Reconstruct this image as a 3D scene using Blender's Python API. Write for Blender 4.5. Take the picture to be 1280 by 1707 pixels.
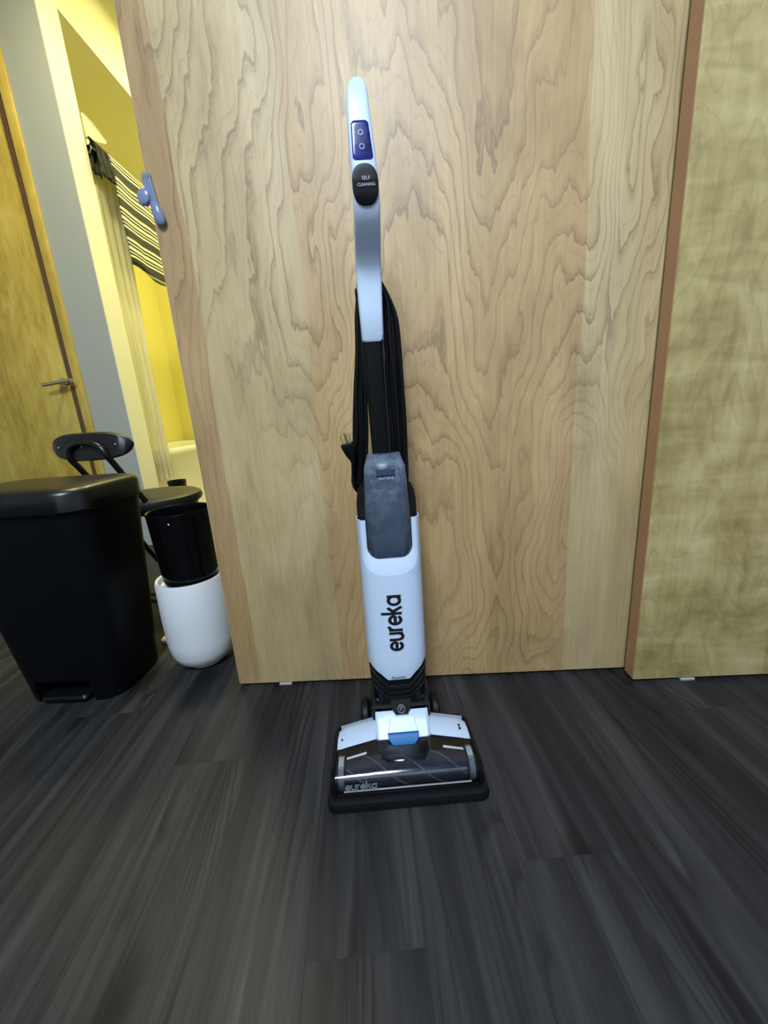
import bpy, bmesh, math, random
from mathutils import Vector, Matrix
random.seed(7)
for o in list(bpy.data.objects): bpy.data.objects.remove(o)
S = bpy.context.scene
COL = S.collection

# ------------------------------------------------------------------ camera
cd = bpy.data.cameras.new('camera'); cam = bpy.data.objects.new('camera', cd); COL.objects.link(cam)
R_ = [(0.998, -0.059, -0.038), (0.022, -0.251, 0.968), (-0.067, -0.966, -0.249)]   # right, down, forward in columns
rx = Vector((R_[0][0], R_[1][0], R_[2][0])).normalized()
fw = Vector((R_[0][2], R_[1][2], R_[2][2])).normalized()
dn = fw.cross(rx).normalized(); rx = dn.cross(fw).normalized()
M = Matrix(((rx.x, -dn.x, -fw.x), (rx.y, -dn.y, -fw.y), (rx.z, -dn.z, -fw.z))).to_4x4()
M.translation = (0, 0, 0.66); cam.matrix_world = M
cd.sensor_fit = 'VERTICAL'; cd.sensor_height = 36; cd.lens = 650 / 1707 * 36; cd.clip_start = 0.01
S.camera = cam

# ------------------------------------------------------------------ world and exposure
S.view_settings.view_transform = 'Standard'; S.view_settings.look = 'None'
S.view_settings.gamma = 1; S.view_settings.use_curve_mapping = False
S.view_settings.exposure = 0.0
W = bpy.data.worlds.new('world'); S.world = W; W.use_nodes = True
W.node_tree.nodes['Background'].inputs[0].default_value = (0.55, 0.6, 0.75, 1)
W.node_tree.nodes['Background'].inputs[1].default_value = 0.03

def area(name, loc, target, size, power, color, size_y=None, shape='RECTANGLE'):
    l = bpy.data.lights.new(name, 'AREA'); l.shape = shape; l.size = size; l.size_y = size_y or size
    l.energy = power; l.color = color
    o = bpy.data.objects.new(name, l); COL.objects.link(o); o.location = loc
    d = Vector(target) - Vector(loc); o.rotation_euler = d.to_track_quat('-Z', 'Y').to_euler()
    return o
CEIL = 2.75; BCEIL = 2.94
area('ceiling_lamp_light', (-0.20, -1.15, CEIL - 0.075), (-0.20, -1.15, 0), 0.56, 134, (0.70, 0.85, 1.0), size_y=1.16)
area('bathroom_lamp_light', (-0.75, 3.0, BCEIL - 0.075), (-0.75, 3.0, 0), 0.36, 37, (1.0, 0.95, 0.38), shape='DISK')
area('hall_lamp_light', (-0.85, 1.55, CEIL - 0.075), (-0.85, 1.55, 0), 0.24, 27, (1.0, 0.89, 0.48), shape='DISK')
area('led_strip_light', (1.66, 0.2, 0.7), (0, 0.65, 0.6), 0.03, 2.2, (0.40, 0.30, 1.0), size_y=1.2)

# ------------------------------------------------------------------ materials
def mat(name, col, rough=0.5, metal=0.0, spec=0.5, trans=0.0, coat=0.0, emit=None, estr=0.0, alpha=1.0, ior=1.45,
        var=0.0, vscale=30.0, bump=0.0, bscale=200.0, sss=0.0):
    m = bpy.data.materials.new(name); m.use_nodes = True
    nt = m.node_tree; b = nt.nodes['Principled BSDF']
    b.inputs['Base Color'].default_value = (*col, 1); b.inputs['Roughness'].default_value = rough
    b.inputs['Metallic'].default_value = metal; b.inputs['Specular IOR Level'].default_value = spec
    b.inputs['Transmission Weight'].default_value = trans; b.inputs['Coat Weight'].default_value = coat
    b.inputs['IOR'].default_value = ior; b.inputs['Alpha'].default_value = alpha
    if emit: b.inputs['Emission Color'].default_value = (*emit, 1); b.inputs['Emission Strength'].default_value = estr
    tc = nt.nodes.new('ShaderNodeTexCoord')
    n = nt.nodes.new('ShaderNodeTexNoise'); n.inputs['Scale'].default_value = vscale; n.inputs['Detail'].default_value = 4
    nt.links.new(tc.outputs['Object'], n.inputs['Vector'])
    mx = nt.nodes.new('ShaderNodeMix'); mx.data_type = 'RGBA'
    mx.inputs['A'].default_value = (*[c * (1 - var) for c in col], 1)
    mx.inputs['B'].default_value = (*[min(1, c * (1 + var)) for c in col], 1)
    nt.links.new(n.outputs['Fac'], mx.inputs['Factor']); nt.links.new(mx.outputs['Result'], b.inputs['Base Color'])
    if bump:
        n2 = nt.nodes.new('ShaderNodeTexNoise'); n2.inputs['Scale'].default_value = bscale; n2.inputs['Detail'].default_value = 3
        nt.links.new(tc.outputs['Object'], n2.inputs['Vector'])
        bp = nt.nodes.new('ShaderNodeBump'); bp.inputs['Strength'].default_value = bump; bp.inputs['Distance'].default_value = 0.002
        nt.links.new(n2.outputs['Fac'], bp.inputs['Height']); nt.links.new(bp.outputs['Normal'], b.inputs['Normal'])
    return m

class NT:
    def __init__(s, name):
        s.m = bpy.data.materials.new(name); s.m.use_nodes = True; s.t = s.m.node_tree; s.b = s.t.nodes['Principled BSDF']
    def n(s, typ, **k):
        nd = s.t.nodes.new(typ)
        for a, v in k.items(): setattr(nd, a, v)
        return nd
    def lk(s, a, b): s.t.links.new(a, b)
    def math(s, op, a, b=None, c=None):
        nd = s.n('ShaderNodeMath', operation=op)
        for i, v in enumerate((a, b, c)):
            if v is None: continue
            if isinstance(v, (int, float)): nd.inputs[i].default_value = v
            else: s.lk(v, nd.inputs[i])
        return nd.outputs[0]
    def noise(s, vec, scale, detail=3, rough=0.5, dist=0.0):
        nd = s.n('ShaderNodeTexNoise'); nd.inputs['Scale'].default_value = scale; nd.inputs['Detail'].default_value = detail
        nd.inputs['Roughness'].default_value = rough; nd.inputs['Distortion'].default_value = dist
        s.lk(vec, nd.inputs['Vector']); return nd.outputs['Fac']
    def mapv(s, vec, scale, loc=(0, 0, 0)):
        nd = s.n('ShaderNodeMapping'); nd.inputs['Scale'].default_value = scale; nd.inputs['Location'].default_value = loc
        s.lk(vec, nd.inputs['Vector']); return nd.outputs[0]
    def ramp(s, fac, stops, interp='LINEAR'):
        nd = s.n('ShaderNodeValToRGB'); nd.color_ramp.interpolation = interp
        el = nd.color_ramp.elements
        while len(el) < len(stops): el.new(0.5)
        for e, (p, c) in zip(el, stops):
            e.position = p; e.color = (*c, 1) if len(c) == 3 else c
        s.lk(fac, nd.inputs[0]); return nd.outputs[0]
    def mix(s, fac, a, b, mode='MIX'):
        nd = s.n('ShaderNodeMix', data_type='RGBA', blend_type=mode)
        for k, v in (('Factor', fac), ('A', a), ('B', b)):
            if isinstance(v, (int, float)): nd.inputs[k].default_value = v
            elif isinstance(v, tuple): nd.inputs[k].default_value = (*v, 1)
            else: s.lk(v, nd.inputs[k])
        return nd.outputs['Result']
    def bump(s, h, strength=0.2, dist=0.002):
        nd = s.n('ShaderNodeBump'); nd.inputs['Strength'].default_value = strength; nd.inputs['Distance'].default_value = dist
        s.lk(h, nd.inputs['Height']); s.lk(nd.outputs[0], s.b.inputs['Normal'])

def plywood(name, strips=True, seed=0.0, rough=0.42):
    """rotary-cut birch veneer: wandering contour lines, fibre streaks, strips of differing tone"""
    w = NT(name); tc = w.n('ShaderNodeTexCoord').outputs['Object']
    sx = w.n('ShaderNodeSeparateXYZ'); w.lk(tc, sx.inputs[0])
    X, Z = sx.outputs[0], sx.outputs[2]
    warp = w.n('ShaderNodeTexNoise'); warp.inputs['Scale'].default_value = 1.0; warp.inputs['Detail'].default_value = 2
    w.lk(w.mapv(tc, (7, 0, 2.2), (seed + 1, 0, 4)), warp.inputs['Vector'])
    wv = w.n('ShaderNodeVectorMath', operation='MULTIPLY_ADD'); w.lk(warp.outputs['Color'], wv.inputs[0]); wv.inputs[1].default_value = (0.16, 0, 0.40); w.lk(tc, wv.inputs[2])
    big = w.noise(w.mapv(wv.outputs[0], (3.6, 0.0, 0.85), (seed, seed * .7, seed * 1.3)), 1.0, 1.5, 0.4, 0.25)
    wob = w.noise(w.mapv(tc, (34, 0, 7.0), (seed, 3.1, seed)), 1.0, 3.0, 0.55, 0.3)
    H = w.math('ADD', w.math('MULTIPLY', big, 34.0), w.math('MULTIPLY', wob, 1.5))
    fr = w.math('FRACT', H)
    fr2 = w.math('FRACT', w.math('MULTIPLY_ADD', H, 2.0, 0.33))
    line = w.ramp(fr, [(0.0, (0, 0, 0)), (0.60, (.06, .06, .06)), (0.84, (.32, .32, .32)), (0.94, (1, 1, 1)), (1.0, (.1, .1, .1))])
    line2 = w.ramp(fr2, [(0.0, (0, 0, 0)), (0.8, (.1, .1, .1)), (0.95, (.7, .7, .7)), (1.0, (0, 0, 0))])
    amp = w.noise(w.mapv(tc, (3.2, 0, 1.5), (seed + 5, 0, 2)), 1.0, 2)
    ampr = w.ramp(amp, [(0.30, (.25, .25, .25)), (0.60, (1, 1, 1))])
    hi = w.ramp(w.math('MULTIPLY_ADD', wob, 0.3, w.math('MULTIPLY', Z, 0.8)), [(0.42, (0, 0, 0)), (0.85, (1, 1, 1))])
    fib = w.noise(w.mapv(tc, (170, 0, 5.0)), 1.0, 3, 0.6)
    cloud = w.noise(w.mapv(tc, (7, 0, 2.2), (seed, 0, 9)), 1.0, 4, 0.6, 0.6)
    base = w.ramp(cloud, [(0.28, (0.43, 0.310, 0.155)), (0.5, (0.585, 0.440, 0.235)), (0.72, (0.72, 0.560, 0.325))])
    if strips:
        wig = w.noise(w.mapv(tc, (0, 0, 1.6)), 1.0, 2)
        xs = w.math('MULTIPLY_ADD', w.math('SUBTRACT', wig, 0.5), 0.045, X)
        tone = w.ramp(xs, [(0.0, (0.80, 0.66, 0.54)), (0.052, (0.95, 0.91, 0.86)), (0.262, (0.95, 0.81, 0.66)), (0.81, (1.02, 1.0, 0.95))], 'CONSTANT')
        fig = w.ramp(xs, [(0.0, (.5, .5, .5)), (0.052, (.28, .28, .28)), (0.262, (.85, .85, .85)), (0.81, (.22, .22, .22))], 'CONSTANT')      # quiet strips show little figure near the floor
        ampr = w.math('MULTIPLY', ampr, w.mix(hi, fig, (1.0, 1.0, 1.0)))
        base = w.mix(1.0, base, tone, 'MULTIPLY')
    dark = w.mix(1.0, base, (0.36, 0.29, 0.24), 'MULTIPLY')
    f = w.math('MULTIPLY', w.math('ADD', w.math('MULTIPLY', line, 0.75), w.math('MULTIPLY', line2, 0.35)), ampr)
    c = w.mix(w.math('MINIMUM', f, 1.0), base, dark)
    c = w.mix(0.35, c, w.ramp(fib, [(0.3, (.55, .5, .45)), (0.7, (1, 1, 1))]), 'MULTIPLY')
    w.lk(c, w.b.inputs['Base Color'])
    w.b.inputs['Roughness'].default_value = 0.55; w.b.inputs['Specular IOR Level'].default_value = 0.5
    w.b.inputs['Coat Weight'].default_value = 0.7; w.b.inputs['Coat Roughness'].default_value = 0.55; w.b.inputs['Coat IOR'].default_value = 1.55
    w.bump(w.math('ADD', fib, w.math('MULTIPLY', line, 0.4)), 0.12, 0.0006)
    return w.m

def maple(name, cols, rough=0.38, seed=0.0, lines=0.4, fl=(6, 0, 26), bl=(15, 0, 8)):
    """cloudy, flamed veneer with faint contours"""
    w = NT(name); tc = w.n('ShaderNodeTexCoord').outputs['Object']
    a = w.noise(w.mapv(tc, (4.5, 0, 2.6), (seed, 0, seed)), 1.0, 4, 0.55, 0.9)
    flame = w.noise(w.mapv(tc, fl, (seed, 0, 0)), 1.0, 3, 0.5, 0.8)
    fib = w.noise(w.mapv(tc, (130, 0, 3)), 1.0, 2)
    H = w.math('FRACT', w.math('MULTIPLY', w.noise(w.mapv(tc, (5, 0, 1.7), (seed + 3, 0, 0)), 1.0, 3, 0.5, 0.9), 11.0))
    line = w.ramp(H, [(0.0, (0, 0, 0)), (0.75, (.1, .1, .1)), (0.94, (1, 1, 1)), (1, (0, 0, 0))])
    blotch = w.noise(w.mapv(tc, bl, (seed, 0, 5)), 1.0, 5, 0.6, 1.2)
    f = w.math('ADD', w.math('MULTIPLY', a, 0.45), w.math('ADD', w.math('MULTIPLY', flame, 0.25), w.math('MULTIPLY', blotch, 0.30)))
    c = w.ramp(f, [(0.36, cols[0]), (0.5, cols[1]), (0.64, cols[2])])
    c = w.mix(w.math('MULTIPLY', line, lines), c, w.mix(1.0, c, (.66, .58, .46), 'MULTIPLY'))
    c = w.mix(0.25, c, w.ramp(fib, [(0.3, (.6, .58, .52)), (0.7, (1, 1, 1))]), 'MULTIPLY')
    w.lk(c, w.b.inputs['Base Color']); w.b.inputs['Roughness'].default_value = rough
    return w.m

def plank_mat():
    w = NT('charcoal_vinyl_plank'); tc = w.n('ShaderNodeTexCoord').outputs['Object']
    rnd = w.n('ShaderNodeObjectInfo').outputs['Random']
    cmb = w.n('ShaderNodeCombineXYZ'); w.lk(w.math('MULTIPLY', rnd, 37.0), cmb.inputs[0]); w.lk(w.math('MULTIPLY', rnd, 91.0), cmb.inputs[1])
    add = w.n('ShaderNodeVectorMath', operation='ADD'); w.lk(tc, add.inputs[0]); w.lk(cmb.outputs[0], add.inputs[1]); v = add.outputs[0]
    streak = w.noise(w.mapv(v, (30, 1.3, 0)), 1.0, 5, 0.62, 0.5)
    fine = w.noise(w.mapv(v, (300, 5, 0)), 1.0, 3, 0.6)
    wide = w.noise(w.mapv(v, (10, 1.0, 0), (4, 2, 0)), 1.0, 3, 0.55, 0.6)
    big = w.noise(w.mapv(v, (8, 1.2, 0)), 1.0, 2, 0.5, 0.4)
    ring = w.math('FRACT', w.math('MULTIPLY', w.noise(w.mapv(v, (6.5, 0.55, 0)), 1.0, 1.5, 0.4, 0.35), 30.0))
    ringr = w.ramp(ring, [(0.0, (1.1, 1.1, 1.1)), (0.5, (.9, .9, .9)), (0.85, (.30, .30, .30)), (1.0, (1.1, 1.1, 1.1))])
    knot = w.n('ShaderNodeTexVoronoi'); knot.voronoi_dimensions = '2D'; knot.inputs['Scale'].default_value = 1.0; w.lk(w.mapv(v, (5.0, 1.7, 0)), knot.inputs['Vector'])
    kd = w.math('ADD', knot.outputs['Distance'], w.math('MULTIPLY', streak, 0.12))
    ksep = w.n('ShaderNodeSeparateColor'); w.lk(knot.outputs['Color'], ksep.inputs[0])
    kd = w.math('ADD', kd, w.math('GREATER_THAN', ksep.outputs[0], 0.5))
    kr = w.ramp(kd, [(0.11, (.10, .10, .10)), (0.17, (.40, .40, .40)), (0.24, (1, 1, 1))])
    f = w.math('ADD', w.math('MULTIPLY', streak, 0.6), w.math('MULTIPLY', wide, 0.4))
    c = w.ramp(f, [(0.30, (0.0055, 0.0052, 0.0060)), (0.47, (0.019, 0.018, 0.0195)), (0.58, (0.033, 0.0315, 0.032)), (0.72, (0.060, 0.057, 0.055))])
    c = w.mix(w.ramp(big, [(0.48, (0, 0, 0)), (0.62, (.8, .8, .8))]), c, w.mix(1.0, c, ringr, 'MULTIPLY'))
    c = w.mix(0.5, c, w.ramp(fine, [(0.3, (.5, .5, .5)), (0.7, (1.15, 1.15, 1.15))]), 'MULTIPLY')
    c = w.mix(0.85, c, kr, 'MULTIPLY')
    tone = w.ramp(rnd, [(0.0, (.95, .95, .97)), (1.0, (1.05, 1.04, 1.03))])
    c = w.mix(1.0, c, tone, 'MULTIPLY')
    w.lk(c, w.b.inputs['Base Color'])
    rr = w.math('MULTIPLY_ADD', streak, 0.15, 0.40); w.lk(rr, w.b.inputs['Roughness'])
    w.b.inputs['Specular IOR Level'].default_value = 0.25
    w.bump(w.math('ADD', fine, streak), 0.25, 0.0008)
    return w.m

M_ = {}
M_['ply'] = plywood('birch_veneer')
M_['maple'] = maple('olive_maple_veneer', [(0.26, 0.195, 0.065), (0.47, 0.365, 0.150), (0.65, 0.54, 0.27)], seed=2.0, lines=0.35)
M_['doorwood'] = maple('honey_door_veneer', [(0.42, 0.285, 0.045), (0.62, 0.445, 0.085), (0.78, 0.60, 0.16)], seed=6.0, lines=0.15, fl=(30, 0, 5), bl=(18, 0, 6))
M_['edge'] = mat('reddish_edge_band', (0.40, 0.215, 0.105), 0.5, var=0.12, vscale=14)
M_['edge_pale'] = mat('pale_edge_band', (0.5, 0.34, 0.2), 0.5, var=0.12, vscale=14)
M_['plank'] = plank_mat()
M_['sub'] = mat('dark_underlay', (0.02, 0.02, 0.022), 0.9, var=.1)
M_['wall'] = mat('grey_white_paint', (0.40, 0.42, 0.40), 0.7, var=0.02, vscale=3, bump=0.05, bscale=300)
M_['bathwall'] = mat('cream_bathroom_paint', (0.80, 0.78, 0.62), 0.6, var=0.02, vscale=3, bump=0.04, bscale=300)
M_['yellowwall'] = mat('yellow_bathroom_paint', (0.82, 0.75, 0.27), 0.55, var=0.02, vscale=3, bump=0.04, bscale=300)
M_['ceil'] = mat('ceiling_paint', (0.75, 0.75, 0.74), 0.8, var=0.02, vscale=4)
M_['stop'] = mat('dark_brown_stop', (0.14, 0.07, 0.03), 0.55, var=0.15, vscale=20)
M_['steel'] = mat('brushed_nickel', (0.72, 0.68, 0.6), 0.25, metal=1.0, var=0.05)
M_['highlightgrey'] = mat('highlight_bar_grey', (0.42, 0.47, 0.52), 0.3, metal=0.6, var=0.1)
M_['tub'] = mat('tub_enamel', (0.84, 0.82, 0.72), 0.2, var=0.01)
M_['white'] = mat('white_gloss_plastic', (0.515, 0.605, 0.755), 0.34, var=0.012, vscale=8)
M_['potwhite'] = mat('white_satin_plastic', (0.64, 0.64, 0.67), 0.4, var=0.02, vscale=10)
M_['cream'] = mat('cream_plastic', (0.74, 0.69, 0.52), 0.45, var=0.03)
M_['black'] = mat('black_satin_plastic', (0.0035, 0.0035, 0.0045), 0.36, spec=0.25, var=0.1, bump=0.03, bscale=500)
M_['blackgloss'] = mat('black_gloss_plastic', (0.0025, 0.0025, 0.003), 0.16, spec=0.25, var=0.1)
M_['rubber'] = mat('black_rubber', (0.0035, 0.0035, 0.0045), 0.5, spec=0.22, var=0.15)
M_['char'] = mat('charcoal_plastic', (0.006, 0.0065, 0.0075), 0.38, spec=0.3, var=0.1)
M_['cord'] = mat('black_cord', (0.0025, 0.0025, 0.003), 0.5, spec=0.18, var=0.1)
M_['bin'] = mat('black_textured_bin', (0.0016, 0.002, 0.003), 0.5, spec=0.16, var=0.15, bump=0.12, bscale=700)
M_['binlid'] = mat('black_satin_lid', (0.004, 0.0042, 0.005), 0.34, spec=0.6, var=0.15, bump=0.05, bscale=700)
M_['vinyl'] = mat('black_vinyl_pad', (0.010, 0.010, 0.012), 0.42, var=0.15, bump=0.1, bscale=400)
M_['tubeblk'] = mat('black_enamel_tube', (0.006, 0.006, 0.0065), 0.3, var=0.1)
M_['blue'] = mat('blue_button_plastic', (0.003, 0.11, 0.30), 0.45, spec=0.3, var=0.05)
M_['print'] = mat('black_print', (0.006, 0.006, 0.008), 0.5, var=0.05)
M_['printlight'] = mat('grey_print', (0.42, 0.43, 0.45), 0.5, var=0.05)
M_['printdim'] = mat('dim_print', (0.16, 0.17, 0.19), 0.5, var=0.05)
M_['icon'] = mat('faint_blue_icon', (0.09, 0.10, 0.22), 0.4, var=0.1)
M_['brass'] = mat('brass_prong', (0.72, 0.58, 0.34), 0.25, metal=1.0, var=0.05)
M_['roller'] = mat('dark_brush_pile', (0.03, 0.036, 0.055), 0.85, var=0.5, vscale=60, bump=0.6, bscale=300)
M_['rollerring'] = mat('grey_roller_end', (0.25, 0.26, 0.28), 0.35, var=0.1)
M_['smoke'] = mat('smoky_clear_plastic', (0.60, 0.65, 0.73), 0.09, trans=1.0, ior=1.4, var=0.02, spec=0.8)
M_['filter'] = mat('grey_tank_insert', (0.07, 0.085, 0.11), 0.45, var=0.15, vscale=25)
M_['labeldark'] = mat('dark_navy_label', (0.02, 0.03, 0.07), 0.7, spec=0.2, var=0.1)
M_['hook'] = mat('translucent_blue_plastic', (0.27, 0.32, 0.48), 0.15, trans=0.35, ior=1.4, var=0.05)
M_['hookglow'] = mat('deep_blue_plastic', (0.10, 0.10, 0.75), 0.15, trans=0.3, ior=1.4, var=0.1)
M_['lampmetal'] = mat('lamp_white_metal', (0.8, 0.8, 0.8), 0.4, var=0.02)
M_['glowcool'] = mat('cool_diffuser', (0.9, 0.9, 0.9), 0.5, emit=(0.86, 0.93, 1.0), estr=6.0)
M_['glowwarm'] = mat('warm_diffuser', (0.9, 0.9, 0.8), 0.5, emit=(1.0, 0.83, 0.3), estr=6.0)
M_['glowviolet'] = mat('violet_led', (0.5, 0.4, 0.9), 0.5, emit=(0.42, 0.3, 1.0), estr=4.0)
M_['darkcloth'] = mat('dark_olive_cloth', (0.035, 0.035, 0.028), 0.9, var=0.3, vscale=40, bump=0.3, bscale=400)
M_['guide'] = mat('white_guide_plastic', (0.36, 0.35, 0.31), 0.5, var=0.05)

def tank_mat():
    w = NT('frosted_tank_plastic'); tc = w.n('ShaderNodeTexCoord').outputs['Object']
    n = w.noise(w.mapv(tc, (45, 45, 60)), 1.0, 5, 0.65)
    sx = w.n('ShaderNodeSeparateXYZ'); w.lk(tc, sx.inputs[0])
    up = w.ramp(w.math('MULTIPLY_ADD', sx.outputs[2], 6.0, -2.5), [(0.0, (0, 0, 0)), (1.0, (1, 1, 1))])
    fr = w.math('MULTIPLY', up, w.ramp(n, [(0.42, (.25, .25, .25)), (0.65, (1, 1, 1))]))      # dried water film, thicker near the top
    w.lk(w.mix(fr, (0.27, 0.34, 0.46), (0.34, 0.43, 0.58)), w.b.inputs['Base Color'])
    w.lk(w.math('MULTIPLY_ADD', fr, -0.30, 0.88), w.b.inputs['Transmission Weight'])
    w.lk(w.math('MULTIPLY_ADD', fr, 0.3, 0.14), w.b.inputs['Roughness'])
    w.b.inputs['IOR'].default_value = 1.3
    return w.m
M_['tank'] = tank_mat()

def display_mat():
    w = NT('blue_display_glass'); tc = w.n('ShaderNodeTexCoord').outputs['Object']
    n = w.noise(w.mapv(tc, (70, 70, 70)), 1.0, 3, 0.5, 0.5)
    streak = w.noise(w.mapv(tc, (260, 40, 45), (3, 1, 2)), 1.0, 2)
    w.lk(w.ramp(n, [(0.35, (0.004, 0.006, 0.03)), (0.7, (0.015, 0.02, 0.16))]), w.b.inputs['Base Color'])
    w.b.inputs['Roughness'].default_value = 0.10; w.b.inputs['Specular IOR Level'].default_value = 0.25
    w.lk(w.ramp(streak, [(0.60, (0.008, 0.010, 0.11)), (0.74, (0.09, 0.06, 0.95))]), w.b.inputs['Emission Color'])
    w.b.inputs['Emission Strength'].default_value = 0.5
    return w.m
M_['display'] = display_mat()

def stripe_mat():
    w = NT('striped_towel_cloth'); tc = w.n('ShaderNodeTexCoord').outputs['Object']
    sx = w.n('ShaderNodeSeparateXYZ'); w.lk(tc, sx.inputs[0])
    wob = w.noise(w.mapv(tc, (8, 8, 8)), 1.0, 2)
    p = w.math('FRACT', w.math('MULTIPLY', w.math('MULTIPLY_ADD', wob, 0.012, sx.outputs[2]), 7.1))
    d = (0.035, 0.037, 0.028); l = (0.72, 0.68, 0.50)
    st = [0.0, .22, .29, .36, .41, .48, .59, .67, .72, .80, .90]
    cols = [d, l, d, l, d, l, d, l, d, l, d]
    w.lk(w.ramp(p, list(zip(st, cols)), 'CONSTANT'), w.b.inputs['Base Color'])
    w.b.inputs['Roughness'].default_value = 0.95
    w.bump(w.noise(w.mapv(tc, (500, 500, 500)), 1.0, 2), 0.4, 0.001)
    return w.m
M_['stripe'] = stripe_mat()

def curtain_mat():
    w = NT('sheer_curtain'); tc = w.n('ShaderNodeTexCoord').outputs['Object']
    n = w.noise(w.mapv(tc, (60, 60, 2)), 1.0, 2)
    w.lk(w.ramp(n, [(0.3, (.68, .66, .52)), (0.7, (.82, .80, .66))]), w.b.inputs['Base Color'])
    w.b.inputs['Roughness'].default_value = 0.35
    w.b.inputs['Transmission Weight'].default_value = 0.25; w.b.inputs['Alpha'].default_value = 0.7
    return w.m
M_['curtain'] = curtain_mat()

# ------------------------------------------------------------------ mesh helpers
def obj(name, bm, m, parent=None, smooth=True, angle=40):
    me = bpy.data.meshes.new(name)
    bmesh.ops.recalc_face_normals(bm, faces=bm.faces)
    bm.to_mesh(me); bm.free()
    o = bpy.data.objects.new(name, me); COL.objects.link(o)
    me.materials.append(M_[m] if isinstance(m, str) else m)
    if smooth:
        me.polygons.foreach_set('use_smooth', [True] * len(me.polygons))
        me.set_sharp_from_angle(angle=math.radians(angle))
    if parent: o.parent = parent
    return o
def empty(name, loc=(0, 0, 0), rz=0):
    o = bpy.data.objects.new(name, None); COL.objects.link(o); o.location = loc; o.rotation_euler = (0, 0, rz)
    o.empty_display_size = 0.05; return o
def tag(o, label, cat, group=None):
    o['label'] = label; o['category'] = cat
    if group: o['group'] = group
    return o
def struct(o, label=None):
    o['kind'] = 'structure'
    if label: o['label'] = label
    return o
def nb(): return bmesh.new()
def box(bm, x0, x1, y0, y1, z0, z1, bev=0.0, seg=2):
    vs = [bm.verts.new((x, y, z)) for z in (z0, z1) for y in (y0, y1) for x in (x0, x1)]
    fs = [bm.faces.new([vs[i] for i in f]) for f in ((0, 2, 3, 1), (4, 5, 7, 6), (0, 1, 5, 4), (2, 6, 7, 3), (0, 4, 6, 2), (1, 3, 7, 5))]
    if bev:
        es = list({e for f in fs for e in f.edges})
        bmesh.ops.bevel(bm, geom=es, offset=bev, segments=seg, affect='EDGES', profile=0.5)
    return bm
def loft(bm, rings, cap0=True, cap1=True, closed=True):
    rs = [[bm.verts.new(p) for p in r] for r in rings]
    n = len(rs[0])
    for a, b in zip(rs, rs[1:]):
        for i in range(n if closed else n - 1):
            j = (i + 1) % n
            bm.faces.new((a[i], a[j], b[j], b[i]))
    if cap0: bm.faces.new(rs[0][::-1])
    if cap1: bm.faces.new(rs[-1])
    return rs
def rrect(cx, cy, hx, hy, r, n=5):
    pts = []
    r = min(r, hx - 1e-4, hy - 1e-4)
    for sx, sy, a0 in ((1, 1, 0), (-1, 1, 90), (-1, -1, 180), (1, -1, 270)):
        for k in range(n + 1):
            a = math.radians(a0 + 90 * k / n)
            pts.append((cx + sx * (hx - r) + r * math.cos(a), cy + sy * (hy - r) + r * math.sin(a)))
    return pts
def lathe(bm, prof, n=40, cx=0, cy=0):
    rings = [[(cx + r * math.cos(2 * math.pi * k / n), cy + r * math.sin(2 * math.pi * k / n), z) for k in range(n)] for r, z in prof]
    loft(bm, rings, prof[0][0] > 1e-5, prof[-1][0] > 1e-5)
def smoothpath(pts, sub=6):
    P = [Vector(p) for p in pts]; out = []
    for i in range(len(P) - 1):
        p0 = P[max(i - 1, 0)]; p1 = P[i]; p2 = P[i + 1]; p3 = P[min(i + 2, len(P) - 1)]
        for k in range(sub):
            t = k / sub
            out.append(0.5 * ((2 * p1) + (p2 - p0) * t + (2 * p0 - 5 * p1 + 4 * p2 - p3) * t * t + (3 * p1 - p0 - 3 * p2 + p3) * t ** 3))
    out.append(P[-1]); return out
def tube(bm, pts, r, n=8, r1=None):
    P = [Vector(p) for p in pts]; rings = []
    t = (P[1] - P[0]).normalized()
    u = t.orthogonal().normalized()
    for i, p in enumerate(P):
        tt = (P[min(i + 1, len(P) - 1)] - P[max(i - 1, 0)])
        if tt.length > 1e-9: tt.normalize()
        else: tt = t
        q = t.rotation_difference(tt); u = q @ u; u = (u - tt * u.dot(tt)).normalized(); t = tt
        w = t.cross(u)
        rr = r if r1 is None else r + (r1 - r) * i / (len(P) - 1)
        rings.append([p + u * rr * math.cos(2 * math.pi * k / n) + w * rr * math.sin(2 * math.pi * k / n) for k in range(n)])
    loft(bm, rings)
def prism(bm, poly, f0, f1):
    a = [bm.verts.new(f0(*p)) for p in poly]; b = [bm.verts.new(f1(*p)) for p in poly]
    n = len(poly)
    for i in range(n): bm.faces.new((a[i], a[(i + 1) % n], b[(i + 1) % n], b[i]))
    bm.faces.new(a[::-1]); bm.faces.new(b)
def strip(bm, pts, wdt, fmap, th=0.0006):
    """flat ribbon along a 2-D polyline, lifted by fmap(a, b, h) -> xyz"""
    n = len(pts); L = []
    for i in range(n):
        a = Vector(pts[max(i - 1, 0)]); b = Vector(pts[min(i + 1, n - 1)]); d = (b - a).normalized(); nn = Vector((-d.y, d.x)) * wdt / 2
        p = Vector(pts[i]); L.append((p + nn, p - nn))
    rings = [[fmap(l.x, l.y, th), fmap(r.x, r.y, th), fmap(r.x, r.y, -.0004), fmap(l.x, l.y, -.0004)] for l, r in L]
    loft(bm, rings)
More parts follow.
